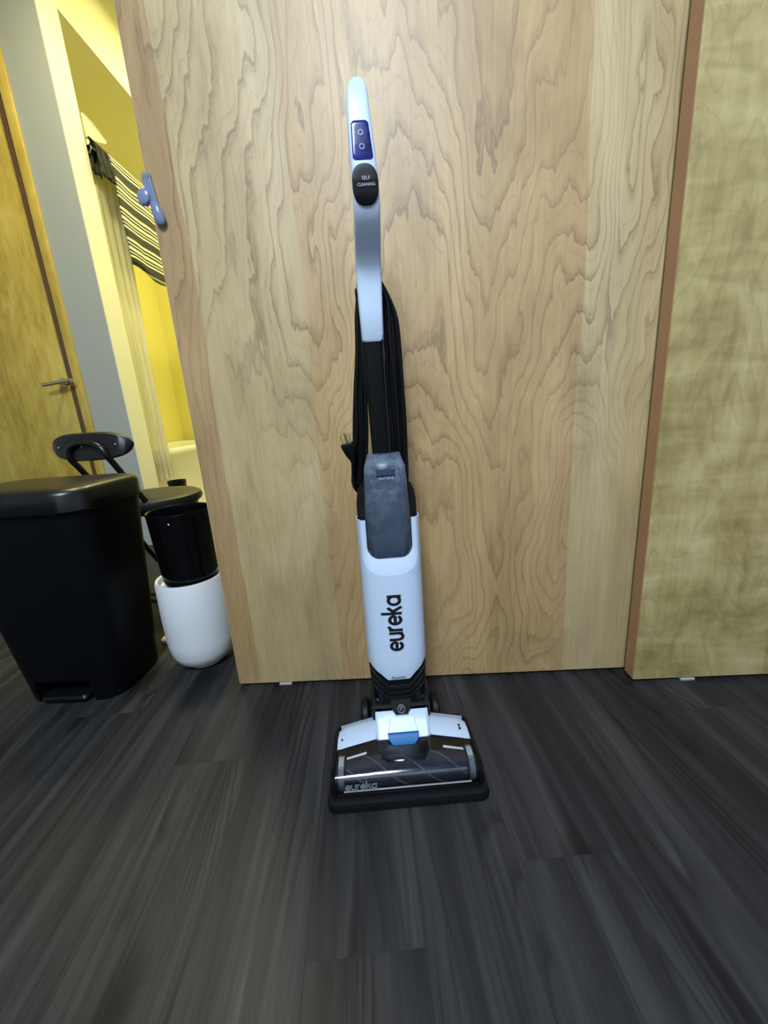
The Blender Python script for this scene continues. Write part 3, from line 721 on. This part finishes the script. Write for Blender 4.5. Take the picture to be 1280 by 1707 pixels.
# pole
def hv(Y): return Y - 0.60
bm = nb()
loft(bm, [[(x, y, z) for x, y in rrect(xc, yc, 0.0172, 0.0135, 0.005, 4)] for z, xc, yc in ((0.50, 0.0, 0.105), (0.79, -0.0055, 0.100))])
obj('pole', bm, 'blackgloss', V)
bm = nb(); box(bm, 0.010, 0.0125, 0.083, 0.092, 0.545, 0.78); obj('pole_seam', bm, 'char', V)
# handle: front face bends forward in its middle
ST = [(0.7743, -0.0385, -0.0025, 0.682), (0.8233, -0.0394, -0.0013, 0.683), (0.8507, -0.0397, -0.0004, 0.6825), (0.8694, -0.0397, 0.0002, 0.6805), (0.8804, -0.0393, 0.0003, 0.676), (0.893, -0.0384, 0.0007, 0.6655), (0.9073, -0.0376, 0.0011, 0.651), (0.9209, -0.0365, 0.0013, 0.638), (0.9331, -0.0359, 0.0014, 0.629), (0.9475, -0.0356, 0.0012, 0.6245), (0.9639, -0.0355, 0.0006, 0.6225), (0.9843, -0.0357, -0.0004, 0.6222), (1.0051, -0.036, -0.0018, 0.6235), (1.0335, -0.0362, -0.0038, 0.627), (1.0591, -0.0356, -0.0053, 0.632), (1.0706, -0.0345, -0.0058, 0.635), (1.0796, -0.0329, -0.0065, 0.638), (1.0866, -0.0302, -0.0081, 0.641), (1.0904, -0.0265, -0.0115, 0.643)]
def hsec(i, dep=0.026, r=0.005):
    z, xl, xr, Y = ST[i]
    xc, hx = (xl + xr) / 2 + 0.016, (xr - xl) / 2
    j0, j1 = max(i - 1, 0), min(i + 1, len(ST) - 1)
    t = Vector((0, ST[j1][3] - ST[j0][3], ST[j1][0] - ST[j0][0])).normalized(); nrm = Vector((0, t.z, -t.y))
    c0 = Vector((xc, hv(Y), z)); out = []
    for a, b in rrect(0, dep / 2, hx, dep / 2, r, 4): out.append(c0 + Vector((a, 0, 0)) + nrm * b)
    return out
bm = nb(); rg = []
z0 = hsec(0, 0.026); c = sum(z0, Vector()) / len(z0)
rg.append([c + (p - c) * .86 + Vector((0, 0, -0.003)) for p in z0])
for i in range(len(ST)): rg.append(hsec(i))
zt = hsec(len(ST) - 1); c = sum(zt, Vector()) / len(zt)
rg.append([c + (p - c) * .6 + Vector((0, 0, 0.0025)) for p in zt])
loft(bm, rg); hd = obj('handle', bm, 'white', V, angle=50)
def hinterp(z):
    for a, b in zip(ST, ST[1:]):
        if a[0] <= z <= b[0]:
            t = (z - a[0]) / (b[0] - a[0]); return [p + (q - p) * t for p, q in zip(a, b)]
    return ST[-1]
def hface(x, z, h):
    s = hinterp(z); return (((s[1] + s[2]) / 2 + .016) + x, hv(s[3]) - h, z)
def hpad(name, poly, m, lift, parent, soft=0.0008):
    bm = nb(); P2 = []
    for (xa, za), (xb, zb) in zip(poly, poly[1:] + poly[:1]):
        m_ = max(1, int(math.hypot(xb - xa, zb - za) / 0.0015))
        P2 += [(xa + (xb - xa) * i / m_, za + (zb - za) * i / m_) for i in range(m_)]
    poly = P2; n = len(poly)
    cx = sum(p[0] for p in poly) / n; cz = sum(p[1] for p in poly) / n
    rings = []
    for f, h in ((1.0, -0.003), (1.0, lift * .5), (0.96, lift), (0.8, lift * 1.1), (0.65, lift * 1.1), (0.5, lift * 1.1), (0.35, lift * 1.1), (0.2, lift * 1.1), (0.02, lift * 1.1)):
        rings.append([hface(cx + (x - cx) * f, cz + (z - cz) * f, h) for x, z in poly])
    loft(bm, rings); return obj(name, bm, m, parent)
disp = [(x, z) for x, z in rrect(0, 0, 0.0137, 0.0232, 0.004, 5)]
disp = [(x * (1 if z < 0.004 else 1 - .30 * ((z - .004) / .0192) ** 3), 1.0103 + z) for x, z in disp]
dp = hpad('display', disp, 'display', 0.0007, V)
bt = [(0.0178 * math.copysign(abs(math.cos(a)) ** .8, math.cos(a)), 0.9595 + 0.0232 * math.copysign(abs(math.sin(a)) ** .8, math.sin(a))) for a in [2 * math.pi * k / 40 for k in range(40)]]
pb = hpad('mode_button', bt, 'black', 0.0030, V)
for txt, z, s in (('SELF', 0.9645, 0.0060), ('CLEANING', 0.9575, 0.0050)):
    p = hface(0.001, z, 0.0041)
    print_text('button_print', txt, s, 'printlight', pb, Matrix.Translation(p) @ Matrix.Rotation(math.radians(90), 4, 'X'))
# display icons: two soft round symbols
for k, (z, r) in enumerate(((1.0185, 0.0030), (1.0020, 0.0030))):
    bm = nb(); strip(bm, arc(0, 0, r, 0, 360, 18), 0.0016, lambda a, b, h: hface(a, z + b, 0.0009 + h)); obj('display_icon', bm, 'icon', dp)
# cord hooks and the wrapped cord
bm = nb(); box(bm, -0.028, 0.020, 0.105, 0.132, 0.845, 0.858, 0.003); box(bm, -0.012, 0.004, 0.095, 0.112, 0.838, 0.862, 0.003); obj('cord_hook', bm, 'black', V)
bm = nb(); box(bm, -0.040, 0.040, 0.125, 0.150, 0.520, 0.533, 0.003); box(bm, -0.012, 0.012, 0.115, 0.14, 0.512, 0.545, 0.003); obj('cord_hook', bm, 'black', V)
pts = []; rnd = random.Random(3)
SK = {-1: ((0.87, -.014, -.021), (0.81, -.019, -.029), (0.75, -.0235, -.0345), (0.65, -.0245, -.0455), (0.54, -.033, -.057), (0.50, -.036, -.058)),
      1: ((0.87, .012, .018), (0.842, .0165, .029), (0.815, .0155, .0385), (0.70, .0165, .0445), (0.58, .0195, .0425), (0.50, .022, .042))}
def strand(side, k, z):      # local x of a strand on either side, by height
    T_ = SK[side]
    for a, b in zip(T_, T_[1:]):
        if b[0] <= z <= a[0]:
            t = (a[0] - z) / (a[0] - b[0]); i0 = a[1] + (b[1] - a[1]) * t; o0 = a[2] + (b[2] - a[2]) * t
            return i0 + (o0 - i0) * k / 7
for k in range(8):
    dv = 0.112 + 0.0045 * (k % 3) + rnd.uniform(-.001, .001)
    top = 0.862 + 0.0022 * k; bot = 0.515 - 0.004 * (k % 4)
    for z in (0.53, 0.58, 0.64, 0.70, 0.76, 0.81, 0.842): pts.append((strand(-1, k, z) + rnd.uniform(-.0012, .0012), dv, z))
    pts.append((-0.016, dv + .006, top + .008)); pts.append((0.004, dv + .006, top + .008))
    for z in (0.842, 0.81, 0.76, 0.70, 0.64, 0.58, 0.53): pts.append((strand(1, k, z) + rnd.uniform(-.0016, .0016), dv + .001, z))
    pts.append((0.024, dv + .008, bot)); pts.append((-0.030, dv + .008, bot))
# last run climbs on the left to the plug
pts += [(-0.052, 0.112, 0.535), (-0.0555, 0.106, 0.55), (-0.0555, 0.103, 0.565), (-0.0540, 0.101, 0.578)]
bm = nb(); tube(bm, smoothpath(pts, 4), 0.0033, 7); cordo = obj('power_cord', bm, 'cord', V)
pl = nb(); dirp = Vector((-0.22, -0.05, 1)).normalized()
p0 = Vector((-0.0540, 0.101, 0.574))
sec = [(0.0, .0036, .0036), (0.007, .0045, .0042), (0.016, .0085, .0060), (0.030, .0118, .0075), (0.036, .0120, .0078), (0.0375, .0112, .0070)]
ux = Vector((1, 0, .22)).normalized(); uy = dirp.cross(ux).normalized()
loft(pl, [[p0 + dirp * l + ux * a + uy * b for a, b in rrect(0, 0, w1, w2, min(w1, w2) * .6, 4)] for l, w1, w2 in sec])
plg = obj('plug', pl, 'black', V)
for a, b, w1, w2, L in ((-0.0072, 0, 0.0011, 0.0030, 0.0165), (0.0072, 0, 0.0011, 0.0030, 0.0165)):
    bm = nb(); loft(bm, [[p0 + dirp * l + ux * (a + x) + uy * (b + y) for x, y in ((-w1, -w2), (w1, -w2), (w1, w2), (-w1, w2))] for l in (0.0365, 0.0365 + L)]); obj('prong', bm, 'brass', plg)
bm = nb(); tube(bm, [p0 + dirp * 0.036 + uy * 0.005, p0 + dirp * 0.055 + uy * 0.005], 0.0022, 10); obj('prong', bm, 'brass', plg)

# ================================================================== BLACK STEP BIN
Bn = empty('step_bin', (-0.855, 0.93, 0)); tag(Bn, 'large black plastic step-on trash bin with flat lid', 'trash bin')
def binsec(z, f=1.0):
    t = z / 0.50
    x0 = -0.985 - 0.045 * t; x1 = -0.728 + 0.040 * t; y0 = 0.822 - 0.028 * t; y1 = 1.02 + 0.02 * t
    return [(x + .855 * 0, y, z) for x, y in rrect((x0 + x1) / 2 + .855, (y0 + y1) / 2 - .93, (x1 - x0) / 2 * f, (y1 - y0) / 2 * f, 0.055, 8)]
bm = nb(); loft(bm, [binsec(z, f) for z, f in ((0.0, .985), (0.006, 1), (0.12, 1), (0.25, 1), (0.38, 1), (0.496, 1))])
body = obj('bin_body', bm, 'bin', Bn)
bm = nb(); box(bm, -0.085, 0.060, -0.14, -0.055, -0.01, 0.062, 0.012, 3); cu = obj('cutter', bm, 'bin')
cu.location = (-0.855 * 0, 0, 0); cu.parent = Bn
bpy.context.view_layer.update(); cut(body, [cu])
bm = nb(); loft(bm, [[(x - 0.0125, y, z) for x, y in rrect(0, -0.092, hx, hy, 0.012, 4)] for z, hx, hy in ((0.008, .058, .026), (0.016, .060, .028), (0.022, .056, .025))]); obj('foot_pedal', bm, 'black', Bn)
bm = nb()
def lidsec(z, grow, yb=0.0):
    return [(x, y, z) for x, y in rrect(-0.862 + .855, 0.915 - .93 + yb / 2, 0.1760 + grow, 0.129 + grow + yb / 2, 0.06, 8)]
loft(bm, [lidsec(0.492, -.001), lidsec(0.497, .004), lidsec(0.533, .004), lidsec(0.541, .001), lidsec(0.546, -.008), lidsec(0.5495, -.03), lidsec(0.551, -.07)])
lid = obj('bin_lid', bm, 'binlid', Bn, angle=50)
bm = nb(); loft(bm, [[(x - 0.03, y, z) for x, y in rrect(0.0, -0.143, hx, hy, 0.008, 4)] for z, hx, hy in ((0.518, .048, .008), (0.538, .05, .010), (0.5445, .046, .008))]); obj('lid_grip', bm, 'binlid', lid)

# ================================================================== WHITE POT AND BLACK CYLINDER
P = empty('white_pot', (-0.583, 0.985, 0)); tag(P, 'white rounded pot on the floor beside plywood panel, black cylinder standing in it', 'pot')
bm = nb(); R0 = 0.090
lathe(bm, [(0, 0.0), (0.048, 0.0), (0.050, 0.004), (0.046, 0.006), (0.056, 0.009), (0.074, 0.022), (0.085, 0.045), (R0, 0.08), (R0 + .001, 0.15), (R0 - .001, 0.255), (R0 - .004, 0.262), (R0 - .010, 0.261), (R0 - .013, 0.253), (R0 - .013, 0.246), (0, 0.246)], 56)
obj('pot_wall', bm, 'potwhite', P)
Cb = empty('black_cylinder_bin', (-0.579, 0.985, 0.2465)); tag(Cb, 'glossy black open cylindrical bin standing on top of white pot', 'waste bin')
bm = nb()
lathe(bm, [(0, 0), (0.060, 0.0), (0.067, 0.005), (0.0705, 0.02), (0.078, 0.192), (0.0795, 0.199), (0.0775, 0.2015), (0.0745, 0.199), (0.0735, 0.19), (0.067, 0.012), (0, 0.010)], 56)
obj('bin_wall', bm, 'blackgloss', Cb)
bm = nb()
for v, in (((0.012, -0.0758, 0.180),),):
    loft(bm, [[(v[0] + r * math.cos(a * math.pi / 6), v[1] + d, v[2] + r * math.sin(a * math.pi / 6)) for a in range(12)] for d, r in ((0.004, .0022), (-.0006, .0022), (-.0015, .0014))])
obj('rivet', bm, 'potwhite', Cb)
bm = nb()
loft(bm, [[(x, y, z) for x, y in rrect(0, 0, hx, hy, hy * .95, 6)] for z, hx, hy in ((0, .022, .014), (0.003, .026, .018), (0.012, .026, .018), (0.016, .022, .014))])
cp = obj('plastic_cap', bm, 'cream'); cp.location = (-0.748, 1.085, 0); cp.rotation_euler = (0, 0, .4)
tag(cp, 'small cream plastic cap on the floor between bin and pot', 'cap')
bm = nb(); tube(bm, smoothpath([(-1.25, 1.42, 0.004), (-1.05, 1.40, 0.004), (-0.90, 1.34, 0.004), (-0.72, 1.26, 0.004), (-0.60, 1.15, 0.004), (-0.52, 1.05, 0.004), (-0.46, 0.99, 0.004), (-0.415, 0.95, 0.004)], 6), 0.0035, 8)
tag(obj('floor_cable', bm, 'cord'), 'thin black cable lying on the floor behind white pot', 'cable')

# ================================================================== FOLDING CHAIR
CH = empty('folding_chair', (-0.888, 1.33, 0), math.radians(-6)); tag(CH, 'low black folding chair with padded round seat and curved backrest', 'chair')
bm = nb(); rg = []
for k in range(25):      # backrest pad: curved lozenge
    t = -1 + 2 * k / 24; x = 0.132 * t
    hz = 0.041 * (1 - abs(t) ** 3.2) ** .5 if abs(t) < 1 else 0.0
    hz = max(hz, 0.004); yc = -0.185 + 0.030 * (1 - math.cos(t * 1.1)) * 1.2; th = 0.014 * (1 - abs(t) ** 6 * .6)
    rg.append([(x, yc + th * b, 0.618 + hz * a) for a, b in ((-1, -.35), (-.9, -1), (.9, -1), (1, -.45), (1, .45), (.88, 1), (-.88, 1), (-1, .35))])
loft(bm, rg); br = obj('backrest', bm, 'vinyl', CH, angle=60)
for x in (-0.092, -0.005, 0.095):
    bm = nb(); yc = -0.185 + 0.036 * (1 - math.cos(x / .132 * 1.1)) - 0.0142
    loft(bm, [[(x + r * math.cos(a * math.pi / 5), yc + d, 0.620 + r * math.sin(a * math.pi / 5)) for a in range(10)] for d, r in ((.003, .0035), (-.0015, .0035), (-.0025, .002))]); obj('screw', bm, 'steel', br)
bm = nb(); lathe(bm, [(0, 0.392), (0.150, 0.392), (0.163, 0.398), (0.168, 0.410), (0.164, 0.423), (0.150, 0.430), (0.10, 0.433), (0, 0.434)], 48)
for v in bm.verts: v.co.y = v.co.y * 0.95 + 0.03
obj('seat', bm, 'vinyl', CH)
bm = nb(); lathe(bm, [(0, 0.378), (0.145, 0.378), (0.150, 0.385), (0.150, 0.393), (0, 0.393)], 40)
for v in bm.verts: v.co.y = v.co.y * 0.95 + 0.03
obj('seat_pan', bm, 'char', CH)
bm = nb()
arch = [(-0.052, -0.180, 0.560), (-0.053, -0.200, 0.588), (-0.047, -0.203, 0.612), (-0.025, -0.204, 0.626), (0.005, -0.205, 0.630), (0.038, -0.204, 0.625), (0.062, -0.203, 0.610), (0.071, -0.200, 0.588), (0.071, -0.180, 0.560)]
tube(bm, smoothpath(arch, 5), 0.009, 10); obj('back_tube', bm, 'tubeblk', CH)
for s in (-1, 1):
    bm = nb(); tube(bm, smoothpath([(0.0095 + s * 0.0615, -0.182, 0.562), (0.008 + s * 0.064, -0.08, 0.41), (s * 0.085, 0.06, 0.20), (s * 0.10, 0.195, 0.012)], 6), 0.009, 10); lg = obj('leg', bm, 'tubeblk', CH)
    bm = nb(); tube(bm, [(s * 0.099, 0.187, 0.024), (s * 0.101, 0.204, 0.0)], 0.0115, 10); obj('rubber_foot', bm, 'rubber', lg)
    bm = nb(); tube(bm, smoothpath([(s * 0.112, 0.10, 0.378), (s * 0.112, 0.04, 0.27), (s * 0.118, -0.05, 0.12), (s * 0.122, -0.13, 0.012)], 6), 0.008, 10); lg = obj('leg', bm, 'tubeblk', CH)
    bm = nb(); tube(bm, [(s * 0.1215, -0.122, 0.026), (s * 0.123, -0.138, 0.0)], 0.0105, 10); obj('rubber_foot', bm, 'rubber', lg)
bm = nb(); tube(bm, [(-0.12, -0.075, 0.085), (0.12, -0.075, 0.085)], 0.006, 8); obj('crossbar', bm, 'tubeblk', CH)
bm = nb(); tube(bm, [(-0.092, 0.12, 0.115), (0.092, 0.12, 0.115)], 0.006, 8); obj('crossbar', bm, 'tubeblk', CH)

# ================================================================== BATHROOM THINGS
Tb = empty('bathtub', (-1.815, 3.1, 0)); tag(Tb, 'pale enamel bathtub under the shower rod in the bathroom', 'bathtub')
bm = nb()
def tr(hx, hy, r, z): return [(x, y, z) for x, y in rrect(0, 0, hx, hy, r, 6)]
loft(bm, [tr(.320, .80, .02, 0.0), tr(.320, .80, .02, .46), tr(.330, .815, .03, .475), tr(.330, .815, .03, .505), tr(.325, .805, .03, .515), tr(.27, .73, .12, .515), tr(.255, .71, .12, .50), tr(.20, .62, .12, .14)])
obj('tub_body', bm, 'tub', Tb)
bm = nb(); tube(bm, [(0, -0.0, 0), (0, 1.73, 0)], 0.0125, 16)
rod = obj('shower_rod', bm, 'steel'); rod.location = (-1.41, YF + TH + 0.003, 2.03); tag(rod, 'straight metal shower rod above the tub edge', 'shower rod')
bm = nb(); rows = []      # curtain gathered at the near end
for j in range(13):
    z = 2.0 - 1.66 * j / 12; wdt = 0.30 - 0.05 * math.sin(j / 12 * math.pi) * .5 - .05 * (j / 12)
    rows.append([(0.006 * math.sin(k * .8 + .3 * math.sin(j)) * (0.8 + .4 * j / 12), wdt * k / 36, z) for k in range(37)])
loft(bm, rows, False, False, False)
cu = empty('shower_curtain', (-1.462, YF + TH + 0.008, 0)); tag(cu, 'sheer pale shower curtain gathered behind the doorway edge', 'curtain')
o = obj('curtain_sheet', bm, 'curtain', cu, angle=80); md = o.modifiers.new('thickness', 'SOLIDIFY'); md.thickness = 0.0012
for k in range(3):
    bm = nb(); tube(bm, [(0.026 + 0.032 * math.cos(a * math.pi / 10), 0.006 + .003 * k, 2.022 + 0.032 * math.sin(a * math.pi / 10)) for a in range(21)], 0.002, 6); obj('curtain_ring', bm, 'steel', cu)
# pale wedge in the curtain's material, standing over the rod
bm = nb(); prism(bm, [(0.0, 2.05), (0.0, 2.150), (0.06, 2.142), (0.165, 2.122), (0.15, 2.105), (0.05, 2.06)], lambda a, b: (0.046, a, b), lambda a, b: (0.056 + .006 * math.sin(a * 30), a, b)); obj('pale_wedge', bm, 'curtain', cu)
def drape(name, y0, y1, zt, zb_f, zb_b, m, label, cat, amp=0.003, x0=-1.41, hem=0.0):
    e = empty(name, (x0, y0, 0)); tag(e, label, cat); bm = nb(); rows = []
    path = []
    for k in range(15): path.append((0.022 + 0.012 * (1 - k / 14), zb_f + (zt - .014 - zb_f) * k / 14, 1))
    for k in range(1, 6): a = math.pi * k / 6; path.append((0.020 * math.cos(a), zt - 0.014 + 0.028 * math.sin(a) * .9, 0))
    for k in range(9): path.append((-0.022 - 0.006 * k / 8, zt - .014 - (zt - .014 - zb_b) * k / 8, 1))
    for i, (x, z, f) in enumerate(path):
        rows.append([(x + f * amp * math.sin(k * .55 + i * .15), (y1 - y0) * k / 24 + .004 * math.sin(i * .7), z + hem * (math.sin(k * .35 + 1) * .012 - .0006 * k) * (1 if i < 3 else 0)) for k in range(25)])
    loft(bm, rows, False, False, False)
    o = obj('cloth', bm, m, e, angle=80); md = o.modifiers.new('thickness', 'SOLIDIFY'); md.thickness = 0.004
drape('striped_towel', 2.385, 2.93, 2.045, 1.525, 1.95, 'stripe', 'dark and cream striped towel draped over the shower rod', 'towel', hem=1.0)
drape('dark_cloth', 2.275, 2.372, 2.048, 1.905, 1.93, 'darkcloth', 'dark cloth folded over the shower rod beside striped towel', 'cloth', amp=0.009)
wb = empty('small_waste_bin', (-1.345, 2.33, 0)); tag(wb, 'small black bin standing before the tub in the bathroom', 'waste bin')
bm = nb(); lathe(bm, [(0, 0), (0.04, 0), (0.045, .01), (0.05, 0.315), (0.053, 0.325), (0.053, 0.338), (0.048, 0.338), (0.044, 0.02), (0, 0.018)], 32); obj('bin_wall', bm, 'black', wb)

# ================================================================== CLIP HOOK ON THE PANEL'S EDGE
H = empty('adhesive_hook', (-0.4335, 0.851, 1.03)); tag(H, 'translucent blue plastic hook with fork-like tip clipped on panel edge', 'hook')
bm = nb()
loft(bm, [[(x, y - 0.004, z) for x, y in rrect(xc, 0, hx, 0.0032, 0.002, 3)] for z, xc, hx in ((0.030, 0.010, .0075), (0.05, 0.0065, .0082), (0.070, 0.0035, .0085), (0.076, 0.0027, .0083))])
fork = obj('fork_plate', bm, 'hook', H)
for k in range(4):
    bm = nb(); x = 0.0025 - 0.0068 + 0.0045 * k
    loft(bm, [[(x - .0003 * s + a, -0.004 + b, z) for a, b in rrect(0, 0, w_, .002, .0008, 2)] for s, (z, w_) in enumerate(((0.0755, .0016), (0.084, .0013), (0.0885, .0006)))]); obj('tine', bm, 'hook', fork)
bm = nb()
loft(bm, [[(-0.007 + r * math.cos(2 * math.pi * k / 24), -0.004 + d, 0.047 + 1.15 * r * math.sin(2 * math.pi * k / 24)) for k in range(24)] for d, r in ((0.003, .010), (-.004, .0125), (-.008, .0105), (-.010, .005))]); obj('pivot_disc', bm, 'hook', H)
bm = nb()
loft(bm, [[(-0.006 + r * math.cos(2 * math.pi * k / 16), -0.006 + d, 0.038 + r * math.sin(2 * math.pi * k / 16)) for k in range(16)] for d, r in ((0.003, .0045), (-.004, .0055), (-.006, .003))]); obj('blue_insert', bm, 'hookglow', H)
bm = nb(); rg = []
for z, xc, hx, hy in ((0.0, .0165, .003, .002), (0.0015, .0165, .0065, .0035), (0.006, .0162, .0095, .0055), (0.014, .0150, .0103, .0068), (0.024, .0130, .0100, .0070), (0.032, .0110, .0085, .0055), (0.038, .0095, .0070, .0035)):
    rg.append([(xc + hx * math.cos(2 * math.pi * k / 20), -0.0072 + hy * math.sin(2 * math.pi * k / 20), z) for k in range(20)])
loft(bm, rg); obj('hook_cup', bm, 'hook', H)

# small guides under the panels
for x, y, lab in ((-0.315, 0.868, 'small white floor guide under the birch plywood panel'), (0.655, 0.823, 'small white floor guide under the olive maple panel')):
    bm = nb(); box(bm, -0.016, 0.016, -0.0185, 0.012, 0, 0.0055, 0.001); g = obj('floor_guide', bm, 'guide'); g.location = (x, y, 0); tag(g, lab, 'door guide')
